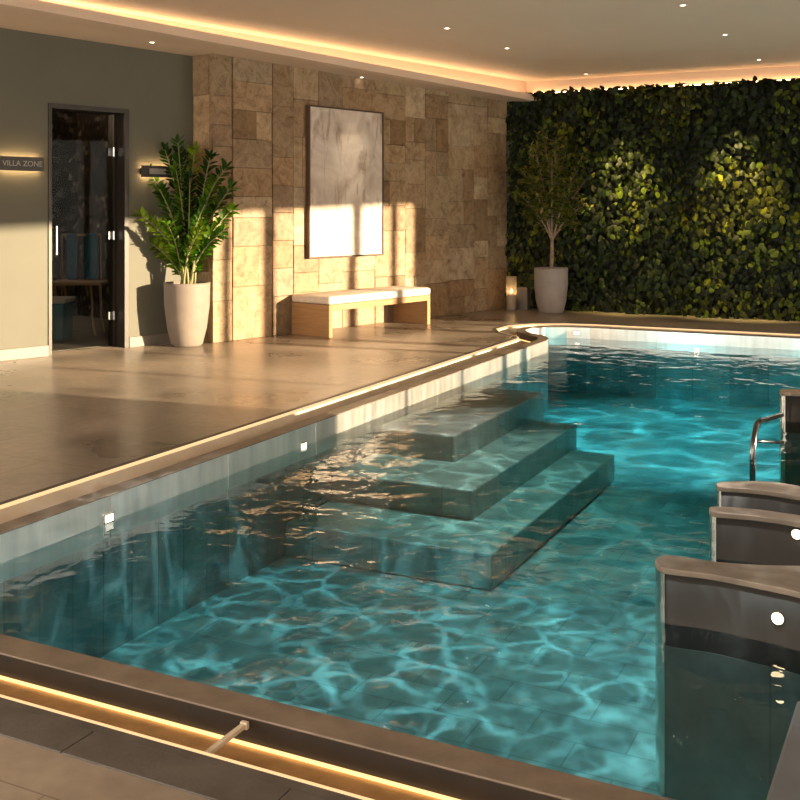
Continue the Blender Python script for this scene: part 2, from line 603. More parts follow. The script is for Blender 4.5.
def build_channel():
    bm = bmesh.new()
    p0, p1, p2 = offset_path(POOL, .085), offset_path(POOL, .30), offset_path(POOL, .335)
    ring_strip(bm, p0, -.007, p0, -.085, 1)
    pm = offset_path(POOL, .245)
    ring_strip(bm, p0, -.085, pm, -.085, 0)
    ring_strip(bm, pm, -.085, p1, -.012, 2)
    ring_strip(bm, p1, -.012, p2, -.012, 2)
    ring_strip(bm, p2, -.012, p2, 0.0, 0)
    # low step half way across the channel floor
    q0, q1 = offset_path(POOL, .19), offset_path(POOL, .20)
    ring_strip(bm, q0, -.085, q0, -.070, 0)
    ring_strip(bm, q0, -.070, q1, -.070, 0)
    ring_strip(bm, q1, -.070, q1, -.085, 0)
    return structure(obj('trim_2', bm, [M_TROUGH, M_DARKEDGE, M_RIM]), 'bronze overflow channel sunk around the pool', 'trim')
build_channel()
bm = bmesh.new(); ring_solid(bm, POOL, .087, .095, -.084, -.077)
tag(obj('channel_light_strip', bm, E_CHAN), 'glowing amber light line under the coping lip of the overflow channel', 'light strip')
bm = bmesh.new(); ring_solid(bm, POOL, .304, .314, -.012, .003)
tag(obj('rim_light_strip', bm, E_CHANRIM), 'pale amber light line on the outer rim of the overflow channel', 'light strip')
bm = bmesh.new(); ring_solid(bm, POOL, .318, .350, -.01, .004)
structure(obj('trim_3', bm, M_SLATE), 'thin dark edging of the overflow channel', 'trim')
bm = bmesh.new()
q = 0
a = -4.3
while a < 2.0:
    wbox(bm, ab(a, NEAR_B - .35), N, -D, .002, .596, 0, .115, -.01, .0045)
    a += .6
structure(obj('trim_4', bm, M_SLATE, bevel=.002), 'dark slate tile row along the front of the channel', 'trim')

# bracket across the channel and drain plug
p = gp(229, 755, -.02)
bm = bmesh.new()
q0, q1 = gp(243, 742, -.062), gp(207, 767, .004)
pp = ab(0, 0)
ba = q0.dot(N)
base = ab(ba, NEAR_B - .09)
wbox(bm, base, N, -D, -.008, .008, .012, .208, -.026, -.014)
wbox(bm, base, N, -D, -.011, .011, .012, .026, -.030, -.011)
tag(obj('channel_bracket', bm, M_RIM, bevel=.002), 'small brass cross bar bridging the lit overflow channel', 'bracket')
p = gp(62, 714, -.03)
bm = bmesh.new(); lathe(bm, [(.016, 0), (.018, .006), (.018, .03), (.013, .036), (.005, .038)], 16, cap_top=True)
o = tag(obj('drain_plug', bm, M_SLATE, smooth=False), 'small black plug standing in the lit overflow channel', 'drain plug')
pa = p.dot(N); o.location = ab(pa, NEAR_B - .262, -.085)

# water
bm = bmesh.new()
prism(bm, offset_path(POOL, .012), FLOOR_Z - .03, WATER_Z)
tag(obj('pool_water', bm, M_WATER), 'clear rippled turquoise water filling the pool', 'water', kind='stuff')

# ------------------------------------------------------------------ steps in the water
steps = thing('pool_steps', 'three wide grey tiled steps under the water beside the deck', 'steps', ab(LEFT_A, 6, FLOOR_Z))
def step_block(a1, b0, b1, z):
    bm = bmesh.new()
    c = ab(LEFT_A, 6, FLOOR_Z)
    pts = [ab(x, y) - c for x, y in ((LEFT_A + .004, b0), (a1, b0), (a1, b1), (LEFT_A + .004, b1))]
    prism(bm, pts, 0.001, z - FLOOR_Z)
    return obj('step', bm, M_STEP, steps, bevel=.012)
STEP = [(436, 455, 544, 392, -.185), (491, 475, 575, 424, -.365), (555, 492, 614, 454, -.545)]
for v, u, u2, v2, z in STEP:
    c = gp(u, v, z); far = gp(u2, v2, z)
    step_block((c.dot(N) + far.dot(N)) / 2, c.dot(D), far.dot(D), z)
for i, s in enumerate([x for x in SC.objects if x.name.startswith('step') and x.parent == steps]):
    pass

# ------------------------------------------------------------------ walls
def sage_s(u): return (on_line(u, SAGE0, SAGE1) - SAGE0).dot(sage_e)
dS0, dS1 = sage_s(48), sage_s(128.5)
DOOR_H = 2.34
S_L, S_R = sage_s(-420), sage_s(193) + .05
bm = bmesh.new()
wbox(bm, SAGE0, sage_e, sage_n, S_L, dS0, -.25, 0, 0, CEIL_Z)
wbox(bm, SAGE0, sage_e, sage_n, dS1, S_R, -.25, 0, 0, CEIL_Z)
wbox(bm, SAGE0, sage_e, sage_n, dS0, dS1, -.25, 0, DOOR_H, CEIL_Z)
structure(obj('wall_left', bm, M_SAGE), 'muted sage plaster wall around the glass door', 'wall')
bm = bmesh.new()
for s0, s1 in ((S_L, dS0 - .002), (dS1 + .002, S_R - .06)):
    wbox(bm, SAGE0, sage_e, sage_n, s0, s1, 0, .018, 0, .10)
structure(obj('baseboard_left', bm, M_BASE, bevel=.003), 'pale stone skirting at the foot of the sage wall', 'baseboard')

# stone wall: random ashlar blocks, with its return face
def build_stone():
    bm = bmesh.new()
    lay = bm.loops.layers.color.new('stone_tint')
    rnd = random.Random(21)
    tints = [(.60, .50, .385), (.63, .54, .425), (.58, .475, .355), (.66, .58, .475), (.61, .52, .41),
             (.54, .43, .305), (.62, .52, .40), (.59, .495, .385), (.64, .55, .435)]
    def block(o, e, n, s0, s1, z0, z1):
        t = rnd.uniform(-.004, .010)
        fs = wbox(bm, o, e, n, s0 + .0015, s1 - .0015, -.06, t, z0 + .0015, z1 - .0015)
        c = rnd.choice(tints); k = rnd.uniform(.90, 1.08)
        for f in fs:
            for l in f.loops: l[lay] = (c[0] * k, c[1] * k, c[2] * k, 1)
    seams = [sst(232), sst(272)]
    s = 0.0
    H = SOFFIT_Z + .1
    while s < ST_LEN - .01:
        w = rnd.choice((.30, .38, .46, .55))
        for q in seams:
            if s < q - .02 < s + w + .12:
                w = q - s
        if s + w > ST_LEN - .18: w = ST_LEN - s
        z = 0.0
        while z < H - .01:
            h = rnd.choice((.22, .30, .30, .42, .55))
            if z + h > H - .15: h = H - z
            if rnd.random() < .35 and w > .34:
                k = rnd.uniform(.35, .65) * w
                block(ST0, st_e, st_n, s, s + k, z, z + h)
                block(ST0, st_e, st_n, s + k, s + w, z, z + h)
            else:
                block(ST0, st_e, st_n, s, s + w, z, z + h)
            z += h
        gap = .012 if any(abs(s + w - q) < .01 for q in seams) else 0
        s += w + gap
    # return face towards the sage wall
    rl = .36
    for k in range(1):
        z = 0
        while z < H - .01:
            h = rnd.choice((.30, .42, .55))
            if z + h > H - .15: h = H - z
            block(ST0, -st_n, -st_e, 0.062, rl, z, z + h)
            z += h
    # core behind the blocks
    fs = wbox(bm, ST0, st_e, st_n, .03, ST_LEN, -.36, -.03, 0, H)
    for f in fs:
        for l in f.loops: l[lay] = (.06, .045, .03, 1)
    return structure(obj('wall_stone', bm, M_TRAV, bevel=.003, seg=1), 'sunlit travertine block wall behind the bench', 'wall')
def sst(u): return (on_line(u, ST0, ST1) - ST0).dot(st_e)
build_stone()

# wall carrying the living wall, right wall with tall windows
bm = bmesh.new()
wbox(bm, GR0, gr_e, gr_n, -.6, 7.5, -.45, -.25, 0, CEIL_Z)
structure(obj('wall_far', bm, M_SAGE), 'plain wall behind the planted living wall', 'wall')

SUN_EL = math.radians(7.6)
sun_h = Vector((-.94, .34, 0)).normalized()
def window_b(p):
    """place along the right wall that lights plan point p"""
    t = (RW_A - p.dot(N)) / (-sun_h.dot(N))
    return (p - sun_h * t).dot(D)
def lit_sage(u): return window_b(on_line(u, SAGE0, SAGE1))
def lit_stone(u): return window_b(on_line(u, ST0, ST1))
WIN = [(lit_sage(-160), lit_sage(-20)), (lit_sage(-16), lit_sage(100)), (lit_sage(104), lit_stone(222)),
       (lit_stone(231), lit_stone(263)), (lit_stone(275), lit_stone(348)), (lit_stone(357), lit_stone(391)), (lit_stone(397), lit_stone(414))]
WIN = [tuple(sorted(w)) for w in WIN]
def stone_far(u): return on_line(u, ST0, ST1)
hp = on_line(340, ST0, ST1)
HEAD = 1.385 + (RW_A - hp.dot(N)) / (-sun_h.dot(N)) * math.tan(SUN_EL)
print('WIN', WIN, 'HEAD', HEAD)
bm = bmesh.new()
RWO = ab(RW_A, 0)
cur = -3.0
for b0, b1 in WIN:
    if b0 > cur: wbox(bm, RWO, D, -N, cur, b0, -.12, 0, 0, CEIL_Z + .1)
    wbox(bm, RWO, D, -N, b0, b1, -.12, 0, HEAD, CEIL_Z + .1)
    cur = max(cur, b1)
wbox(bm, RWO, D, -N, cur, 17, -.12, 0, 0, CEIL_Z + .1)
structure(obj('wall_right', bm, M_SAGE), 'wall with tall window openings facing the low sun', 'wall')

# ceiling and lowered soffit with cove
bm = bmesh.new()
pts = [ab(-12, -3), ab(RW_A + .1, -3), ab(RW_A + .1, 17), ab(-12, 17)]
prism(bm, pts, CEIL_Z, CEIL_Z + .1)
structure(obj('ceiling', bm, M_CEIL), 'smooth warm white ceiling over the pool hall', 'ceiling')
SF0, SF1 = gp_top = (Vector((0, 0, 0)), Vector((0, 0, 0)))
def sp(u, v, z):
    Y = F * (z - CH) / (V0 - v)
    return Vector(((u - 400) / F * Y, Y, 0))
SZ0, SZ1 = 2.99, 2.84
SF0, SF1 = sp(0, 3.5, SZ0), sp(533, 100.5, SZ1)
sf_e = (SF1 - SF0).normalized(); sf_n = Vector((sf_e.y, -sf_e.x, 0))
SFL = (SF1 - SF0).length
def soffit_z(p):
    return SZ0 + (SZ1 - SZ0) * (Vector((p.x, p.y, 0)) - SF0).dot(sf_e) / SFL
def slope(bm, z=SOFFIT_Z):
    for v in bm.verts: v.co.z += soffit_z(v.co) - z
    return bm
sf_a = SF0 - sf_e * 4.5
LN = SFL + 4.5 + .35
back0, back1 = sf_a - sf_n * 4.5, SF1 + sf_e * .9 - sf_n * 2.2
TH = .085
bm = bmesh.new()
prism(bm, [sf_a, SF1 + sf_e * .35, back1, back0], SOFFIT_Z, SOFFIT_Z + .03)
wbox(bm, sf_a, sf_e, sf_n, 0, LN, -.03, 0, SOFFIT_Z + .03, SOFFIT_Z + TH)
structure(obj('ceiling_soffit', slope(bm), M_CEIL, bevel=.002), 'lowered ceiling band above the sage and stone walls', 'ceiling')
bm = bmesh.new()
wbox(bm, sf_a, sf_e, sf_n, 0, LN, -.26, -.22, SOFFIT_Z, SOFFIT_Z + .40)
structure(obj('trim_5', slope(bm), M_CEIL), 'upright back of the lit ceiling cove', 'trim')
bm = bmesh.new()
wbox(bm, sf_a, sf_e, sf_n, .1, LN - .15, -.215, -.165, SOFFIT_Z + .032, SOFFIT_Z + .056)
tag(obj('cove_light_strip', slope(bm), E_COVE), 'warm light strip in the ceiling cove above the sage and stone walls', 'light strip')
# cove over the living wall
bm = bmesh.new()
wbox(bm, GR0, gr_e, gr_n, -.1, 7.4, -.25, -.20, 2.98, CEIL_Z)
structure(obj('trim_6', bm, M_CEIL), 'upright back of the cove above the living wall', 'trim')
bm = bmesh.new()
wbox(bm, GR0, gr_e, gr_n, .32, 7.3, -.185, -.165, 2.951, 2.963)
tag(obj('cove_light_strip', bm, E_COVE2), 'warm light strip along the top of the leafy living wall', 'light strip')

# ------------------------------------------------------------------ room behind the glass door
bm = bmesh.new()
ic = SAGE0
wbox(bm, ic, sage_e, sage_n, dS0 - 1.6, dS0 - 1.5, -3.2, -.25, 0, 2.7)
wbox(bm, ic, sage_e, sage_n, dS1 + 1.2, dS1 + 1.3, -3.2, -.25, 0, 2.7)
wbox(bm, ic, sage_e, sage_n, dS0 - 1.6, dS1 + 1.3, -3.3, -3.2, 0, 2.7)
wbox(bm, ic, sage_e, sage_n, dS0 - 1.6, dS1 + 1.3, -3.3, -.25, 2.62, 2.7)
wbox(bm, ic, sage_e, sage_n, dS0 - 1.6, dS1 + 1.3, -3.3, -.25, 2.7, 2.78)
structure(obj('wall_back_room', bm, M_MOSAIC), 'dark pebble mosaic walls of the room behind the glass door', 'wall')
# floor slab of the room sits on the main floor
bm = bmesh.new()
wbox(bm, ic, sage_e, sage_n, dS0 - 1.5, dS1 + 1.2, -3.2, -.25, .0, .006)
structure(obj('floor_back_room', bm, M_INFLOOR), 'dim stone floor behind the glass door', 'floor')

door = thing('door_1', 'tall dark framed glass door in the sage wall', 'door', SAGE0 + sage_e * dS0)
door['kind'] = 'structure'
dO = Vector((0, 0, 0)); DW = dS1 - dS0
bm = bmesh.new()
wbox(bm, dO, sage_e, sage_n, 0, .035, -.25, .012, 0, DOOR_H)
wbox(bm, dO, sage_e, sage_n, DW - .05, DW, -.25, .012, 0, DOOR_H)
wbox(bm, dO, sage_e, sage_n, .035, DW - .05, -.25, .012, DOOR_H - .045, DOOR_H)
wbox(bm, dO, sage_e, sage_n, DW - .075, DW - .05, -.25, -.14, 0, DOOR_H - .045)
obj('door_frame', bm, M_FRAME, door, bevel=.002)
bm = bmesh.new()
wbox(bm, dO, sage_e, sage_n, .045, DW - .085, -.165, -.153, .01, DOOR_H - .055)
obj('glass_pane', bm, M_GLASS, door)
bm = bmesh.new()
h0 = (on_line(56.5, SAGE0 - sage_n * .10, SAGE1 - sage_n * .10) - SAGE0).dot(sage_e) - dS0
tube(bm, [sage_e * h0 + sage_n * -.10 + Vector((0, 0, z)) for z in (.93, 1.20)], .012, 10)
for z in (.96, 1.17):
    tube(bm, [sage_e * h0 + sage_n * t + Vector((0, 0, z)) for t in (-.155, -.10)], .006, 8)
obj('door_handle', bm, M_CHROME, door)
for z in (.31, 1.10, 1.92):
    bm = bmesh.new()
    wbox(bm, dO, sage_e, sage_n, DW - .135, DW - .075, -.175, -.143, z - .04, z + .04)
    tube(bm, [sage_e * (DW - .075) + sage_n * -.14 + Vector((0, 0, z + q)) for q in (-.045, .045)], .012, 10)
    obj('hinge', bm, M_CHROME, door, bevel=.002)

# furniture seen through the glass
def at(u, v, Y):
    return Vector(((u - 400) / F * Y, Y, CH - (v - V0) / F * Y))
YI = 11.3
tb = thing('console_table', 'slim wooden console table behind the glass door', 'table', Vector((at(92, 300, YI).x, YI, .006)))
def loc(o, p): return p - o.location
bm = bmesh.new()
l0, l1 = loc(tb, at(52, 281, YI)), loc(tb, at(106, 281, YI))
prism(bm, [Vector((l0.x, -.2)), Vector((l1.x, -.2)), Vector((l1.x, .2)), Vector((l0.x, .2))], l0.z - .035, l0.z)
obj('table_top', bm, M_WOOD, tb, bevel=.004)
for sx in (l0.x + .08, l1.x - .12):
    for sy in (-.16, .16):
        bm = bmesh.new()
        tube(bm, [Vector((sx, sy, l0.z - .035)), Vector((sx + .02, sy, l0.z * .6)), Vector((sx + .02, sy, l0.z * .35)), Vector((sx + .05, sy, 0))], .014, 8)
        obj('leg', bm, M_WOOD, tb)
st = thing('blue_stool', 'blue stool with a white seat behind the glass door', 'stool', Vector((at(58, 300, 10.85).x, 10.85, .006)))
zs = at(58, 298, 10.85).z
bm = bmesh.new()
prism(bm, [Vector((-.11, -.16)), Vector((.11, -.16)), Vector((.11, .16)), Vector((-.11, .16))], 0, zs - .05)
obj('base', bm, M_BLUE, st, bevel=.02)
bm = bmesh.new()
prism(bm, [Vector((-.13, -.18)), Vector((.13, -.18)), Vector((.13, .18)), Vector((-.13, .18))], zs - .05, zs)
obj('seat', bm, M_WHITE, st, bevel=.015)
sc = thing('towel_rack', 'wall rack hung with blue towels behind the glass door', 'towel rack', Vector((at(80, 260, YI + .5).x, YI + .5, 0)))
r0, r1 = loc(sc, at(62, 235, YI + .5)), loc(sc, at(101, 235, YI + .5))
bm = bmesh.new(); tube(bm, [Vector((r0.x, 0, r0.z)), Vector((r1.x, 0, r0.z))], .014, 8)
for x in (r0.x, r1.x):
    tube(bm, [Vector((x, 0, 0.006)), Vector((x, 0, r0.z))], .010, 8)
obj('rail', bm, M_WOOD, sc)
for x0, w in ((.06, .11), (.27, .13)):
    bm = bmesh.new()
    prism(bm, [Vector((r0.x + x0, -.022)), Vector((r0.x + x0 + w, -.022)), Vector((r0.x + x0 + w, .022)), Vector((r0.x + x0, .022))], r0.z - .50, r0.z + .02)
    obj('towel', bm, M_BLUE, sc, bevel=.015)

# ------------------------------------------------------------------ backlit signs on the sage wall
def sign(u0, u1, v0, v1, label, word):
    s0, s1 = sage_s(u0), sage_s(u1)
    pm = SAGE0 + sage_e * (s0 + s1) / 2
    Y = pm.y
    z1, z0 = CH - (v0 - V0) / F * Y, CH - (v1 - V0) / F * Y
    t = thing('wall_sign', label, 'sign', pm + Vector((0, 0, (z0 + z1) / 2)))
    w, h = (s1 - s0) / 2, (z1 - z0) / 2
    bm = bmesh.new()
    wbox(bm, dO, sage_e, sage_n, -w, w, .055, .07, -h, h)
    obj('plate', bm, M_SIGN, t, bevel=.003)
    bm = bmesh.new()
    wbox(bm, dO, sage_e, sage_n, -w * .9, w * .9, .0, .055, -h * .5, h * .5)
    obj('spacer', bm, M_SIGN, t)
    bm = bmesh.new()
    for zz in (-h * .72, h * .72):
        wbox(bm, dO, sage_e, sage_n, -w * .88, w * .88, .035, .05, zz - .008, zz + .008)
    obj('back_light', bm, E_SIGN, t)
    if word:
        cu = bpy.data.curves.new('lettering', 'FONT')
        cu.body = word
        cu.size = h * 1.08
        cu.align_x = 'CENTER'; cu.align_y = 'CENTER'
        cu.extrude = .001
        tmp = bpy.data.objects.new('text_outline', cu)
        me = tmp.to_mesh().copy()
        bpy.data.objects.remove(tmp)
        o = bpy.data.objects.new('lettering', me)
        COL.objects.link(o)
        o.parent = t
        o.rotation_euler = Matrix((sage_e, Vector((0, 0, 1)), sage_n)).transposed().to_euler()
        o.location = sage_n * .0715
        me.materials.clear(); me.materials.append(M_SIGNT)
    else:
        bm = bmesh.new()
        wbox(bm, dO, sage_e, sage_n, -w * .55, w * .45, .07, .072, -h * .45, h * .5)
        obj('name_panel', bm, M_SIGNT, t)
    return t
sign(-3, 40.5, 157, 171, 'dark backlit sign plate with pale lettering left of the door', 'VILLA ZONE')
sign(138, 171, 166, 177.5, 'dark backlit sign plate partly hidden by the leafy plant', None)

# ------------------------------------------------------------------ painting
def build_painting():
    s0, s1 = sst(305), sst(379.5)
    pm = ST0 + st_e * (s0 + s1) / 2
    pa = (ST0 + st_e * s0)
    zt = CH + (V0 - 105) / F * pa.y; zb = CH - (258.5 - V0) / F * pa.y
    t = thing('painting', 'large framed pale abstract painting hung on the stone wall', 'painting', pm + Vector((0, 0, zb)))
    w, h = (s1 - s0) / 2, zt - zb
    bm = bmesh.new()
    d0, d1, fw = .012, .07, .018
    wbox(bm, dO, st_e, st_n, -w, w, d0, d1, 0, fw)
    wbox(bm, dO, st_e, st_n, -w, w, d0, d1, h - fw, h)
    wbox(bm, dO, st_e, st_n, -w, -w + fw, d0, d1, fw, h - fw)
    wbox(bm, dO, st_e, st_n, w - fw, w, d0, d1, fw, h - fw)
    obj('frame', bm, M_PFRAME, t, bevel=.002)
    bm = bmesh.new()
    wbox(bm, dO, st_e, st_n, -w + fw, w - fw, d0, d1 - .012, fw, h - fw)
    obj('canvas', bm, M_CANVAS, t)
build_painting()

# ------------------------------------------------------------------ bench
def build_bench():
    c0 = gp(329, 338); c1 = gp(424, 323.5)
    e = (c1 - c0).normalized()
    e = (e * .4 + st_e * .6).normalized()
    n = Vector((e.y, -e.x, 0))
    L = (c1 - c0).length
    W = .56
    t = thing('bench', 'oak bench with a cream cushion in front of the stone wall', 'bench', c0)
    H1 = .345
    for s0, s1 in ((0, .055), (L - .055, L)):
        bm = bmesh.new()
        wbox(bm, dO, e, n, s0, s1, -W, 0, 0, H1)
        obj('leg', bm, M_WOOD, t, bevel=.004)
    bm = bmesh.new()
    wbox(bm, dO, e, n, .055, L - .055, -W, 0, H1 - .065, H1)
    obj('seat_board', bm, M_WOOD, t, bevel=.004)
    bm = bmesh.new()
    wbox(bm, dO, e, n, -.005, L + .005, -W - .002, .008, H1 + .001, H1 + .088)
    obj('cushion', bm, M_CUSH, t, bevel=.028, seg=4, smooth=True)
build_bench()

# ------------------------------------------------------------------ potted plants
def leaf(bm, lay, p, d, up, L, W, col, fold=.15, droop=.1):
    """pointed leaf blade from p along d"""
    d = d.normalized()
    s = d.cross(up)
    s = s.normalized() if s.length > 1e-4 else d.orthogonal().normalized()
    u = s.cross(d).normalized()
    prof = [(0, .06), (.28, .8), (.55, 1.0), (.8, .62), (1.0, .02)]
    rows = []
    for t, w in prof:
        c = p + d * (L * t) - u * (droop * L * t * t)
        rows.append((bm.verts.new(c + s * (W * w) + u * (fold * W * w)), bm.verts.new(c), bm.verts.new(c - s * (W * w) + u * (fold * W * w))))
    for a, b in zip(rows, rows[1:]):
        for k in (0, 1):
            f = bm.faces.new((a[k], a[k + 1], b[k + 1], b[k]))
            f.smooth = True
            for l in f.loops: l[lay] = (*col, 1)

def build_zz():
    rnd = random.Random(5)
    g = gp(187, 347.5)
    c = g + Vector((g.x, g.y, 0)).normalized() * .14
    t = thing('potted_plant', 'leafy green plant in a tall pale planter beside the stone wall', 'plant', (c.x, c.y, 0))
    bm = bmesh.new()
    lathe(bm, [(.135, 0), (.155, .02), (.195, .18), (.222, .40), (.228, .60), (.228, .63), (.212, .63), (.208, .56)], 48)
    obj('planter', bm, M_POT, t, smooth=True)
    bm = bmesh.new(); lathe(bm, [(.209, .555), (.209, .57), (.10, .585), (.01, .588)], 32, cap_top=True)
    obj('soil', bm, M_SOIL, t)
    sb = bmesh.new(); fb = bmesh.new()
    lay = fb.loops.layers.color.new('leaf_tint')
    cols = [(.15, .30, .03), (.20, .36, .04), (.30, .44, .05), (.10, .22, .03), (.40, .50, .08)]
    tips = []
    # photo places of the frond tips
    for u, v, dy in ((141, 215, -.1), (150, 172, .05), (165, 150, .1), (178, 143, .0), (195, 150, .1), (210, 158, -.1), (226, 168, 0), (231, 188, .15),
                     (222, 232, -.2), (205, 205, -.3), (160, 190, -.25), (176, 170, -.2), (232, 210, .1), (146, 240, .05), (190, 178, -.12), (215, 182, -.2), (184, 158, .16), (168, 225, -.3), (200, 230, -.3)):
        p = at(u, v, c.y + dy)
        tips.append(p - Vector((c.x, c.y, 0)))
    for tip in tips:
        b0 = Vector((rnd.uniform(-.07, .07), rnd.uniform(-.06, .06), .57))
        mid = Vector((b0.x * .8 + tip.x * .22, b0.y * .8 + tip.y * .22, b0.z + (tip.z - b0.z) * .62))
        pts = bezier(b0, mid, tip, 16)
        tube(sb, pts, [.014 - .010 * i / 16 for i in range(17)], 6)
        n = len(pts)
        Lt = (tip - b0).length
        base = rnd.choice(cols)
        for i in range(4, n):
            tdir = (pts[min(i + 1, n - 1)] - pts[i - 1]).normalized()
            side = tdir.cross(Vector((rnd.uniform(-.3, .3), -1, rnd.uniform(0, .5)))).normalized()
            for sg in (-1, 1):
                for rep in (0, 1):
                    d = tdir * rnd.uniform(.5, .9) + side * sg * rnd.uniform(.6, 1.0) + Vector((rnd.uniform(-.3, .3), rnd.uniform(-.4, .4), rnd.uniform(-.1, .3)))
                    kk = rnd.uniform(.7, 1.4); col = [k * kk for k in base]
                    q = pts[i] + (pts[i - 1] - pts[i]) * (.5 * rep)
                    leaf(fb, lay, q, d, Vector((0, -.5, 1)), rnd.uniform(.075, .125), rnd.uniform(.018, .029), col)
            if i == n - 1:
                leaf(fb, lay, pts[i], tdir, Vector((0, -.5, 1)), .1, .022, base)
    obj('stem', sb, M_STEM, t, smooth=True)
    obj('foliage', fb, M_LEAF, t)
build_zz()

def build_olive():
    rnd = random.Random(11)
    g = gp(551, 313.5)
    c = g + Vector((g.x, g.y, 0)).normalized() * .15
    t = thing('potted_tree', 'slender olive tree in a grey planter before the living wall', 'tree', (c.x, c.y, 0))
    bm = bmesh.new()
    lathe(bm, [(.15, 0), (.165, .015), (.20, .16), (.22, .36), (.222, .56), (.222, .59), (.206, .59), (.203, .53)], 48)
    obj('planter', bm, M_POTG, t, smooth=True)
    bm = bmesh.new(); lathe(bm, [(.204, .525), (.204, .54), (.10, .55), (.01, .553)], 32, cap_top=True)
    obj('soil', bm, M_SOIL, t)
    tb = bmesh.new(); fb = bmesh.new()
    lay = fb.loops.layers.color.new('leaf_tint')
    cols = [(.34, .40, .12), (.46, .46, .17), (.26, .34, .10), (.52, .48, .20), (.20, .28, .09)]
    o = Vector((c.x, c.y, 0))
    P = lambda u, v, dy=0: at(u, v, c.y + dy) - o
    base = Vector((0, 0, .54))
    fork = P(552, 238)
    trunk = bezier(base, base * .5 + fork * .5 + Vector((.015, 0, 0)), fork, 8)
    tube(tb, trunk, [.030 - .008 * i / 8 for i in range(9)], 8)
    tips = [(520, 195, -.1), (522, 170, .1), (535, 150, -.1), (545, 137, .05), (556, 142, -.15), (566, 150, .1), (580, 160, -.05), (588, 178, .1),
            (584, 205, -.15), (574, 222, .1), (540, 165, .2), (552, 160, -.2), (562, 172, .2), (530, 182, -.2), (572, 185, -.2), (527, 215, .1)]
    for u, v, dy in tips:
        tip = P(u, v, dy)
        mid = fork * .5 + tip * .5 + Vector(((fork.x - tip.x) * .12, rnd.uniform(-.05, .05), .07))
        pts = bezier(fork - Vector((0, 0, rnd.uniform(0, .08))), mid, tip, 14)
        tube(tb, pts, [.014 - .011 * i / 14 for i in range(15)], 6)
        for i in range(5, 15):
            for k in range(4):
                tw = Vector((rnd.uniform(-1, 1), rnd.uniform(-1, 1), rnd.uniform(-.3, 1))).normalized()
                tl = rnd.uniform(.06, .16)
                q = pts[i] + tw * tl
                tube(tb, [pts[i], q], [.003, .0015], 4, caps=False)
                for z in range(5):
                    d = Vector((rnd.uniform(-1, 1), rnd.uniform(-1, 1), rnd.uniform(-.4, 1)))
                    leaf(fb, lay, pts[i] + tw * tl * rnd.uniform(.4, 1), d, Vector((0, -.6, 1)), rnd.uniform(.06, .10), rnd.uniform(.013, .021),
                         list(rnd.choice(cols)))
    obj('trunk', tb, M_BARK, t, smooth=True)
    obj('foliage', fb, M_OLIVE, t)
build_olive()

# ------------------------------------------------------------------ living wall
def build_green():
    rnd = random.Random(3)
    t = thing('living_wall', 'dense green living wall of leaves behind the pool', 'living wall', GR0)
    bm = bmesh.new()
    wbox(bm, dO, gr_e, gr_n, 0.02, 6.8, -.25, -.16, 0, 2.95)
    obj('backing', bm, M_BACKGREEN, t)
    fb = bmesh.new()
    lay = fb.loops.layers.color.new('leaf_tint')
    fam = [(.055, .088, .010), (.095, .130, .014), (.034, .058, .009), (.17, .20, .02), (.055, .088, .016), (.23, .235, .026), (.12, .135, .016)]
    def blade(p, d, s, L, W, col, cup):
        u = s.cross(d)
        prof = [(0, .25), (.25, .9), (.55, 1.0), (.85, .6), (1.0, .1)]
        rows = []
        for tt, w in prof:
            c = p + d * (L * tt) - u * (cup * L * tt * tt)
            rows.append((fb.verts.new(c + s * W * w - u * W * w * .25), fb.verts.new(c), fb.verts.new(c - s * W * w - u * W * w * .25)))
        for a, b in zip(rows, rows[1:]):
            for k in (0, 1):
                f = fb.faces.new((a[k], a[k + 1], b[k + 1], b[k]))
                f.smooth = True
                for l in f.loops: l[lay] = (*col, 1)
    xmax, zmax = 6.7, 2.96
    count = 0
    while count < 15500:
        s = rnd.uniform(.0, 1) ** 1.15 * xmax; z = rnd.uniform(.02, zmax)
        h = noise.noise(Vector((s * 2.1, z * 2.1, 3.3)))
        h2 = noise.noise(Vector((s * 5.5, z * 5.5, 9.1)))
        back = rnd.random() < .3
        depth = .0 + .16 * h + .13 * h2 + rnd.uniform(-.06, .05)
        if back: depth = rnd.uniform(-.13, -.08)
        if s < .25: depth -= .05
        p = gr_e * s + gr_n * depth + Vector((0, 0, z))
        out = gr_n + gr_e * rnd.uniform(-.7, .7) + Vector((0, 0, rnd.uniform(-.1, .6)))
        u = out.normalized()
        d = Vector((0, 0, -1)) * rnd.uniform(.2, 1) + gr_e * rnd.uniform(-.9, .9) + gr_n * rnd.uniform(.1, .6)
        d = (d - u * d.dot(u)).normalized()
        sd = d.cross(u)
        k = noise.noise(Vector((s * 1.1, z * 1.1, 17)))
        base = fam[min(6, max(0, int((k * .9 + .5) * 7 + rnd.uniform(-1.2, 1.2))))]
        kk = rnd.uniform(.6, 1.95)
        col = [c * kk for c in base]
        L = rnd.uniform(.05, .11)
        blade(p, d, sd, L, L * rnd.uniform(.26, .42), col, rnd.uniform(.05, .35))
        count += 1
    # ragged upper fringe
    for i in range(420):
        s = rnd.uniform(.3, xmax); p = gr_e * s + gr_n * rnd.uniform(-.08, .05) + Vector((0, 0, rnd.uniform(2.86, 2.95)))
        d = (Vector((0, 0, 1)) * rnd.uniform(.0, .5) + gr_e * rnd.uniform(-1, 1) + gr_n * rnd.uniform(.1, .7)).normalized()
        sd = d.cross(Vector((0, .3, 1))).normalized()
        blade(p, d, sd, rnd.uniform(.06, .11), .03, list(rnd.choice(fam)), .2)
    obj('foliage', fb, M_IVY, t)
build_green()

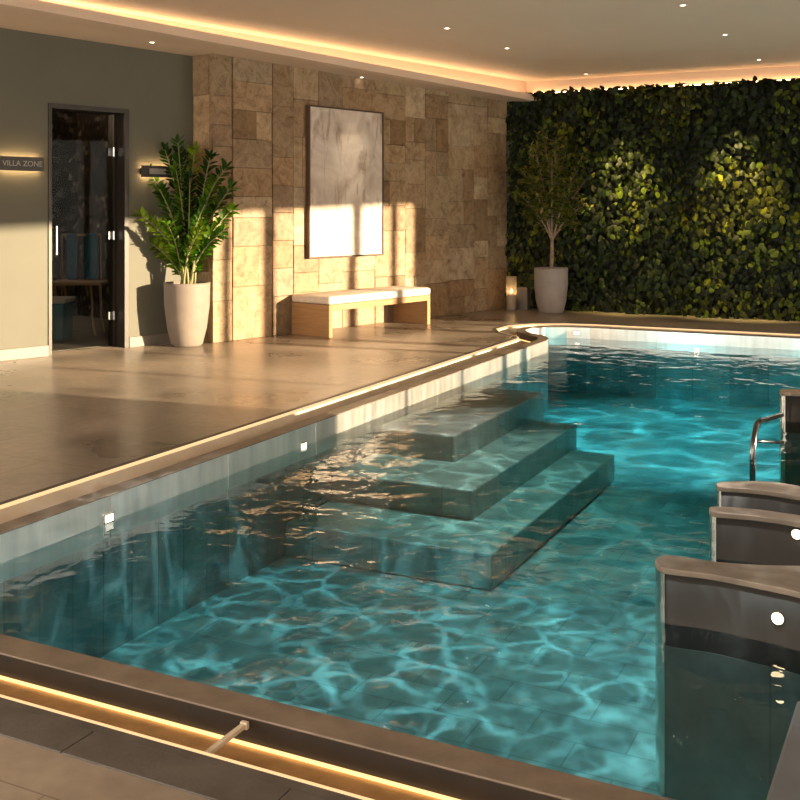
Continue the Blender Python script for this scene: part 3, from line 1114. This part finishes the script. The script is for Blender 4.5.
# ------------------------------------------------------------------ candle lantern and stone box by the corner
def build_lantern():
    p = gp(511.5, 310.5)
    t = thing('candle_lantern', 'glass candle lantern glowing at the corner of the stone wall', 'lantern', p)
    k = p.y / F
    R, H = 5.2 * k, 34 * k
    bm = bmesh.new(); lathe(bm, [(R * .9, 0), (R, .01), (R, .025), (R * .2, .028)], 28, cap_top=True)
    obj('base', bm, M_GREYBOX, t)
    bm = bmesh.new(); lathe(bm, [(R, .025), (R, H), (R * .94, H), (R * .94, .03)], 28, cap_bottom=False)
    obj('glass_cylinder', bm, M_LGLASS, t, smooth=True)
    cd = None
    bm = bmesh.new(); lathe(bm, [(R * .72, .028), (R * .72, .22), (R * .6, .235), (R * .1, .23)], 24, cap_top=True)
    cd = obj('candle', bm, M_WAX, t, smooth=False)
    bm = bmesh.new(); lathe(bm, [(.002, .235), (.011, .25), (.009, .27), (.001, .295)], 12, cap_top=True)
    obj('flame', bm, E_FLAME, cd)
    q = gp(523.5, 309.3)
    bm = bmesh.new()
    w = 6 * q.y / F
    wbox(bm, dO, gr_e, gr_n, -w, w, -.07, .07, 0, 22 * q.y / F)
    wbox(bm, dO, gr_e, gr_n, -w * .7, w * .7, -.05, .05, 22 * q.y / F, 22.6 * q.y / F)
    o = tag(obj('stone_box', bm, M_GREYBOX, bevel=.006), 'small grey stone box between the lantern and the olive planter', 'box')
    o.location = q + D * .0
build_lantern()

# ------------------------------------------------------------------ divider walls in the water (curved, stone capped)
CAP_Z = .07
SGN = 1
def smooth_curve(pts, n=8):
    """Catmull-Rom through plan points"""
    out = []
    P = [pts[0] * 2 - pts[1]] + pts + [pts[-1] * 2 - pts[-2]]
    for i in range(1, len(P) - 2):
        for k in range(n):
            t = k / n
            a, b, c, d = P[i - 1], P[i], P[i + 1], P[i + 2]
            out.append(.5 * ((2 * b) + (c - a) * t + (2 * a - 5 * b + 4 * c - d) * t * t + (3 * b - a - 3 * c + d) * t ** 3))
    out.append(pts[-1])
    return out

def divider(label, front, back, cap_z, lamps, thick=.022):
    """front and back are plan outlines running from the rounded end to the right"""
    f = smooth_curve(front); b = smooth_curve(back)
    outline = f + b[::-1]
    c = front[0]
    t = thing('divider_wall', label, 'wall', Vector((c.x, c.y, FLOOR_Z)), 'curved divider walls standing in the pool')
    rel = [Vector((p.x - c.x, p.y - c.y)) for p in outline]
    bm = bmesh.new()
    prism(bm, rel, 0, cap_z - thick - FLOOR_Z)
    for fc in bm.faces: fc.smooth = abs(fc.normal.z) < .5
    bm.normal_update()
    o = obj('steel_face', bm, M_STEELD, t)
    ar = sum(rel[i - 1].x * rel[i].y - rel[i].x * rel[i - 1].y for i in range(len(rel)))
    if ar < 0: rel = rel[::-1]
    bm = bmesh.new()
    prism(bm, offset_path(rel, .008), cap_z - thick - FLOOR_Z, cap_z - FLOOR_Z)
    bm2 = bmesh.new()
    prism(bm2, offset_path(rel, .003), 0.002, -.21 - FLOOR_Z)  # paler tile skin added in place of light on the submerged face
    obj('lit_tone_base', bm2, M_POOLW, t)
    cap = obj('coping_cap', bm, M_COPE, t, bevel=.004)
    # bright steel nosing on the free end, widened to stand in for sun glints
    n = len(f)
    ends = [Vector((p.x - c.x, p.y - c.y)) for p in (b[:4][::-1] + f[:5])]
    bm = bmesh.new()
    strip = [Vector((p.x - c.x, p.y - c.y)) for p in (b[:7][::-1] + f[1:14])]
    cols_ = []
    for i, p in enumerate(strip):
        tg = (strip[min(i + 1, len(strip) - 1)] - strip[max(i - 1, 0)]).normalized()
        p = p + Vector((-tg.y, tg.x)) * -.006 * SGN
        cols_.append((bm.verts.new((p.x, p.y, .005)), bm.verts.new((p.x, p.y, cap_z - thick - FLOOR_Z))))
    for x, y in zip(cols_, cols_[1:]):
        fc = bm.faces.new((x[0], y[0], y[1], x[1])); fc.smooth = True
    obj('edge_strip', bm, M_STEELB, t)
    for u, v in lamps:
        # lamp on the front face seen at photo column u
        best = min(range(len(f) - 1), key=lambda i: abs(400 + F * (f[i].x + f[i + 1].x) / (f[i].y + f[i + 1].y) - u))
        p0, p1 = f[best], f[best + 1]
        p = on_line(u, Vector((p0.x, p0.y, 0)), Vector((p1.x, p1.y, 0)))
        e = Vector((p1.x - p0.x, p1.y - p0.y, 0)).normalized(); nn = Vector((e.y, -e.x, 0))
        if nn.y > 0: nn = -nn
        z = CH - (v - V0) / F * p.y
        lp = bpy.data.objects.new('lamp', None)
        q = Vector((p.x - c.x, p.y - c.y, z - FLOOR_Z))
        for nm, r0, d0, d1, mt in (('bezel', .025, -.004, .006, M_STEELB), ('lens', .020, .004, .010, E_BOOTH)):
            bm = bmesh.new()
            s = nn.orthogonal().normalized(); w = nn.cross(s)
            r1 = [bm.verts.new(q + nn * d0 + (s * math.cos(x) + w * math.sin(x)) * r0) for x in (2 * math.pi * k / 20 for k in range(20))]
            r2 = [bm.verts.new(q + nn * d1 + (s * math.cos(x) + w * math.sin(x)) * r0 * .9) for x in (2 * math.pi * k / 20 for k in range(20))]
            for k in range(20): bm.faces.new((r1[k], r1[(k + 1) % 20], r2[(k + 1) % 20], r2[k]))
            bm.faces.new(r2)
            if nm == 'bezel': bz = obj('lamp', bm, mt, t)
            else: obj('lens', bm, mt, bz)
    return t

def g2(u, v, z): 
    p = gp(u, v, z); return Vector((p.x, p.y))
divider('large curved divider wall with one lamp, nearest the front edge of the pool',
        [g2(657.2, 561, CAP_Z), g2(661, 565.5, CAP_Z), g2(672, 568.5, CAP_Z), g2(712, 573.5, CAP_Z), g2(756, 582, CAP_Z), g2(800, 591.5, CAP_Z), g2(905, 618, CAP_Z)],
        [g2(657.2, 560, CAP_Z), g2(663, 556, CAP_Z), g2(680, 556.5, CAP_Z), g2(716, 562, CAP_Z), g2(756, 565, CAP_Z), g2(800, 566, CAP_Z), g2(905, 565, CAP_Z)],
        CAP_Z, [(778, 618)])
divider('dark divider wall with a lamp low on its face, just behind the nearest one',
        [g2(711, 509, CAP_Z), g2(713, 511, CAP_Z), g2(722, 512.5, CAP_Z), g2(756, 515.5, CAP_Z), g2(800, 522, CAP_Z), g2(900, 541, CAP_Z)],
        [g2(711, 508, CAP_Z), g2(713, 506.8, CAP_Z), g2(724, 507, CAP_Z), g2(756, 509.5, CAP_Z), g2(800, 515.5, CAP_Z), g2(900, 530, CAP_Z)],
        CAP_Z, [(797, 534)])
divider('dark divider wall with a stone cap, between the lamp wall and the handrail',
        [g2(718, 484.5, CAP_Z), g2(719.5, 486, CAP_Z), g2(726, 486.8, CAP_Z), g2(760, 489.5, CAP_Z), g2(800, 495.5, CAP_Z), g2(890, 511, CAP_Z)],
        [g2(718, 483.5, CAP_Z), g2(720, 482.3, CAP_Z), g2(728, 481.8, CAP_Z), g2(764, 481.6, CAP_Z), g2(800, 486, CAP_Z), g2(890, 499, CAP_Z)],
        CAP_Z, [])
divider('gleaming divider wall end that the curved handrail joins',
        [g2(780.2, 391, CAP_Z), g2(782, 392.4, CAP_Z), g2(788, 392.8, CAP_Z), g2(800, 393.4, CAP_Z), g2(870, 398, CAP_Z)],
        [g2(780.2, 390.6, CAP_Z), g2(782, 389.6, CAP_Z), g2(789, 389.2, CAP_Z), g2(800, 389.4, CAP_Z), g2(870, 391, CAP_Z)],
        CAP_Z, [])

# handrail
hr = thing('handrail', 'dark curved steel handrail rising from the water to the divider wall end', 'handrail', gp(752, 459, WATER_Z) + Vector((0, 0, FLOOR_Z - WATER_Z)))
Z0 = gp(752, 459, WATER_Z).y
pa = at(752.5, 459, Z0); pb = at(754, 437, Z0); pc = at(758, 423, Z0 + .15); pd = at(766, 419.5, Z0 + .5); pe = at(781.5, 415, Z0 + 1.05)
pts = [loc(hr, Vector((pa.x, pa.y, FLOOR_Z))), loc(hr, pa)] + [loc(hr, p) for p in smooth_curve([pb, pc, pd, pe], 6)]
bm = bmesh.new(); tube(bm, pts, .017, 12)
obj('rail', bm, M_RAILD, hr, smooth=True)
pm = at(754, 441, Z0); pn = at(781, 440, Z0 + 1.0)
pn.z = -.06
bm = bmesh.new(); tube(bm, [loc(hr, at(754, 441, Z0)), loc(hr, at(772, 442, Z0 + .2)), loc(hr, at(783, 442.5, Z0 + .3))], .010, 10)
obj('lower_bar', bm, M_RAILD, hr, smooth=True)

# pale slab at the right corner of the pool
def build_slab():
    z = -.115
    pts = [gp(797, 700, z), gp(765, 800, z), gp(752, 850, z), gp(900, 850, z), gp(900, 690, z)]
    c = pts[0]
    bm = bmesh.new()
    prism(bm, [Vector((p.x - c.x, p.y - c.y)) for p in pts], 0, z - FLOOR_Z)
    o = obj('underwater_bench', bm, M_SLAB, bevel=.008)
    o.location = (c.x, c.y, FLOOR_Z)
    tag(o, 'pale slate bench slab just under the water by the nearest divider wall', 'bench')
build_slab()

# ------------------------------------------------------------------ small lamps in the pool wall
def pool_lamp(p, n, label):
    t = thing('pool_light', label, 'light', p, 'small lamps set in the pool side')
    e = Vector((n.y, -n.x, 0))
    bm = bmesh.new(); wbox(bm, dO, e, n, -.036, .036, -.002, .008, -.026, .026)
    obj('bezel', bm, M_STEELB, t, bevel=.004)
    bm = bmesh.new(); wbox(bm, dO, e, n, -.026, .026, .006, .012, -.017, .017)
    obj('lens', bm, E_POOL, t, bevel=.003)
    return t
L0, L1 = ab(LEFT_A, 0), ab(LEFT_A, 1)
def on_left(u, v):
    p = on_line(u, L0, L1); return Vector((p.x, p.y, CH - (v - V0) / F * p.y))
pool_lamp(on_left(108, 518), N, 'small square pool wall lamp on the long side nearest the front')
pool_lamp(on_left(303, 446), N, 'small square pool wall lamp on the long side near the steps')
FA, FB = ab(0, FAR_B), ab(1, FAR_B)
p = on_line(697, FA, FB); p.z = -.07
pool_lamp(p, -D, 'small square pool wall lamp in the far side below the living wall')
pa_ = POOL[6]; p = ab(-3.5, 11.72, -.07)
pool_lamp(p, (-D + N * .3).normalized(), 'small square pool wall lamp in the curved far corner')

# ------------------------------------------------------------------ recessed ceiling lights
def downlight(p, z, label):
    t = thing('ceiling_light', label, 'ceiling light', (p.x, p.y, z), 'small recessed ceiling lights')
    bm = bmesh.new(); lathe(bm, [(.040, 0), (.040, -.004), (.026, -.006), (.024, 0)], 24, cap_bottom=False)
    obj('ring', bm, M_CEIL, t, smooth=True)
    bm = bmesh.new(); lathe(bm, [(.024, -.001), (.022, -.003), (.003, -.004)], 20)
    obj('lens', bm, E_DOWN, t)
    return t
DL = [(447, 28, 'over the painting, farther from the viewer'), (507, 48, 'above the far end of the stone wall'), (683, 5, 'highest of those before the living wall'),
      (725, 34.5, 'midway up to the living wall'), (759, 59.5, 'closest to the right part of the living wall'), (586, 74, 'closest to the left part of the living wall')]
for u, v, w in DL:
    downlight(sp(u, v, CEIL_Z), CEIL_Z, 'small recessed light in the upper ceiling, ' + w)
for u, v, w in ((362, 77, 'above the painting'), (152, 42, 'above the door')):
    zz = 2.9
    for _ in range(20): zz = soffit_z(sp(u, v, zz))
    downlight(sp(u, v, zz), zz - .001, 'small recessed light in the lowered ceiling band, ' + w)

# ------------------------------------------------------------------ lights
def lamp(name, kind, loc_, energy, col=(1, 1, 1), **kw):
    d = bpy.data.lights.new(name, kind)
    d.energy = energy
    d.color = col
    for k, v in kw.items(): setattr(d, k, v)
    o = bpy.data.objects.new(name, d)
    COL.objects.link(o)
    o.location = loc_
    return o
def aim(o, target):
    o.rotation_euler = (Vector(target) - o.location).to_track_quat('-Z', 'Y').to_euler()

sun = lamp('sun', 'SUN', (0, 0, 5), 17.0, (1.0, .77, .50), angle=math.radians(.6))
sd = sun_h * math.cos(SUN_EL) - Vector((0, 0, math.sin(SUN_EL)))
sun.rotation_euler = sd.to_track_quat('-Z', 'Y').to_euler()

def caustic_spot(name, loc_, target, energy, col, size, blend, scale, sharp=.10, floor_=.25):  # added spot without a fixture; its patterned beam stands in for water caustics
    o = lamp(name, 'SPOT', loc_, energy, col, spot_size=math.radians(size), spot_blend=blend, shadow_soft_size=.0)
    aim(o, target)
    d = o.data
    d.use_nodes = True
    nt = d.node_tree
    nt.nodes.clear()
    out = nt.nodes.new('ShaderNodeOutputLight')
    em = nt.nodes.new('ShaderNodeEmission')
    tc = nt.nodes.new('ShaderNodeTexCoord')
    sx = nt.nodes.new('ShaderNodeSeparateXYZ')
    nt.links.new(tc.outputs['Normal'], sx.inputs[0])
    dv = []
    for k in (0, 1):
        mth = nt.nodes.new('ShaderNodeMath'); mth.operation = 'DIVIDE'
        nt.links.new(sx.outputs[k], mth.inputs[0]); nt.links.new(sx.outputs[2], mth.inputs[1])
        dv.append(mth)
    cb = nt.nodes.new('ShaderNodeCombineXYZ')
    nt.links.new(dv[0].outputs[0], cb.inputs[0]); nt.links.new(dv[1].outputs[0], cb.inputs[1])
    nz = tex(nt, 'ShaderNodeTexNoise', cb.outputs[0], Scale=scale * .55, Detail=3)
    va = nt.nodes.new('ShaderNodeVectorMath'); va.operation = 'MULTIPLY_ADD'
    va.inputs[1].default_value = (1.5 / scale,) * 3
    nt.links.new(nz.outputs['Color'], va.inputs[0]); nt.links.new(cb.outputs[0], va.inputs[2])
    total = None
    for sc_, w in ((scale * .75, 1.0), (scale * 1.5, .55)):
        vo = nt.nodes.new('ShaderNodeTexVoronoi')
        vo.feature = 'DISTANCE_TO_EDGE'
        vo.inputs['Scale'].default_value = sc_
        nt.links.new(va.outputs[0], vo.inputs['Vector'])
        mr = nt.nodes.new('ShaderNodeMapRange')
        mr.interpolation_type = 'SMOOTHSTEP'
        mr.inputs['From Min'].default_value = 0
        mr.inputs['From Max'].default_value = sharp * 2.2
        mr.inputs['To Min'].default_value = w
        mr.inputs['To Max'].default_value = 0
        nt.links.new(vo.outputs['Distance'], mr.inputs['Value'])
        pw = nt.nodes.new('ShaderNodeMath'); pw.operation = 'POWER'; pw.inputs[1].default_value = 2.0
        nt.links.new(mr.outputs[0], pw.inputs[0])
        if total is None: total = pw
        else:
            ad = nt.nodes.new('ShaderNodeMath'); ad.operation = 'ADD'
            nt.links.new(total.outputs[0], ad.inputs[0]); nt.links.new(pw.outputs[0], ad.inputs[1]); total = ad
    n3 = tex(nt, 'ShaderNodeTexNoise', cb.outputs[0], Scale=scale * .45, Detail=3)
    m3 = nt.nodes.new('ShaderNodeMapRange')
    for k_, v_ in (('From Min', .38), ('From Max', .66), ('To Min', .12), ('To Max', 1.3)): m3.inputs[k_].default_value = v_
    nt.links.new(n3.outputs['Fac'], m3.inputs['Value'])
    m4 = nt.nodes.new('ShaderNodeMath'); m4.operation = 'MULTIPLY'
    nt.links.new(total.outputs[0], m4.inputs[0]); nt.links.new(m3.outputs[0], m4.inputs[1]); total = m4
    bs = nt.nodes.new('ShaderNodeMath'); bs.operation = 'ADD'; bs.inputs[1].default_value = floor_
    nt.links.new(total.outputs[0], bs.inputs[0])
    nt.links.new(bs.outputs[0], em.inputs['Strength'])
    nt.links.new(em.outputs[0], out.inputs[0])
    return o

caustic_spot('added_caustic_front', ab(-2.1, 4.0, 2.9), ab(-2.2, 4.0, FLOOR_Z), 720, (.86, .96, 1.0), 58, .6, 21, .10, .20)
caustic_spot('added_caustic_far', ab(-1.6, 9.3, 2.9), ab(-1.7, 9.75, FLOOR_Z), 1650, (.88, .98, 1.0), 64, .6, 9, .10, .45)
for a_ in (-2.6, -.9, .8):  # unseen spots added under water to brighten the far pool wall
    o = lamp('added_far_wall_fill', 'SPOT', ab(a_, 9.9, -.32), 26, (.90, 1.0, .98), spot_size=math.radians(120), spot_blend=.9, shadow_soft_size=.05)
    aim(o, ab(a_, 11.75, -.52))
caustic_spot('added_caustic_middle', ab(-.3, 5.2, 2.9), ab(-.3, 5.2, FLOOR_Z), 560, (1.0, .97, .93), 58, .9, 17, .10, .4)
caustic_spot('added_caustic_booth', ab(-1.1, 2.9, 2.9), ab(-.55, 3.75, -.5), 110, (.9, 1.0, .98), 26, .8, 17, .10, .6)  # added to lift the dark face of the nearest divider
caustic_spot('added_caustic_steps', ab(-2.3, 6.6, 2.9), ab(-2.4, 6.6, FLOOR_Z), 420, (1.0, .93, .82), 46, .7, 15, .10, .6)  # added to brighten the steps

# two wall washers on the living wall and a soft one on the painting
for u in (626, 737):
    p = on_line(u, GR0, GR1)
    o = lamp('living_wall_spot', 'SPOT', p + gr_n * .75 + Vector((0, 0, 3.05)), 800, (1.0, .76, .26), spot_size=math.radians(42), spot_blend=1.0, shadow_soft_size=.03)
    aim(o, p + gr_n * .05 + Vector((0, 0, 1.45)))
p = on_line(348, ST0, ST1)
o = lamp('painting_spot', 'SPOT', p + st_n * .75 + Vector((0, 0, 2.84)), 22, (1.0, .80, .55), spot_size=math.radians(34), spot_blend=.9, shadow_soft_size=.03)
aim(o, p + Vector((0, 0, 1.9)))
# dim lamp in the room behind the door
c = SAGE0 + sage_e * (dS0 + .35) - sage_n * 2.4
lamp('inner_room_lamp', 'POINT', c + Vector((0, 0, 2.45)), 30, (1.0, .68, .42), shadow_soft_size=.05)
# candle
lamp('candle_glow', 'POINT', gp(511.5, 310.5) + Vector((0, 0, .27)), 1.2, (1.0, .6, .25), shadow_soft_size=.02)

# daylight through the windows
for b0, b1 in WIN:
    d = bpy.data.lights.new('window_daylight', 'AREA')
    d.shape = 'RECTANGLE'
    d.size = b1 - b0; d.size_y = HEAD
    d.cycles.is_portal = True
    o = bpy.data.objects.new('window_daylight', d)
    COL.objects.link(o)
    o.location = ab(RW_A + .02, (b0 + b1) / 2, HEAD / 2)
    o.rotation_euler = Matrix((D, Vector((0, 0, 1)), N)).transposed().to_euler()

w = bpy.data.worlds.new('world')
SC.world = w
w.use_nodes = True
bg = w.node_tree.nodes['Background']
bg.inputs['Color'].default_value = (1.0, .89, .76, 1)
bg.inputs['Strength'].default_value = 4.3

# ------------------------------------------------------------------ camera
cam = bpy.data.cameras.new('camera')
cam.sensor_width = 36
cam.lens = 36 * F / 800
cam.shift_y = -(400 - V0) / 800
cam.clip_start = .05
co = bpy.data.objects.new('camera', cam)
COL.objects.link(co)
co.location = (0, 0, CH)
co.rotation_euler = (math.pi / 2, 0, 0)
SC.camera = co

vs_ = SC.view_settings
vs_.view_transform = 'Standard'
vs_.look = 'None'
vs_.gamma = 1
vs_.exposure = 0.0
vs_.use_curve_mapping = False
SC.cycles.max_bounces = 10
SC.cycles.diffuse_bounces = 4
SC.cycles.glossy_bounces = 4
SC.cycles.transparent_max_bounces = 16
SC.cycles.sample_clamp_indirect = 6
SC.cycles.use_denoising = True
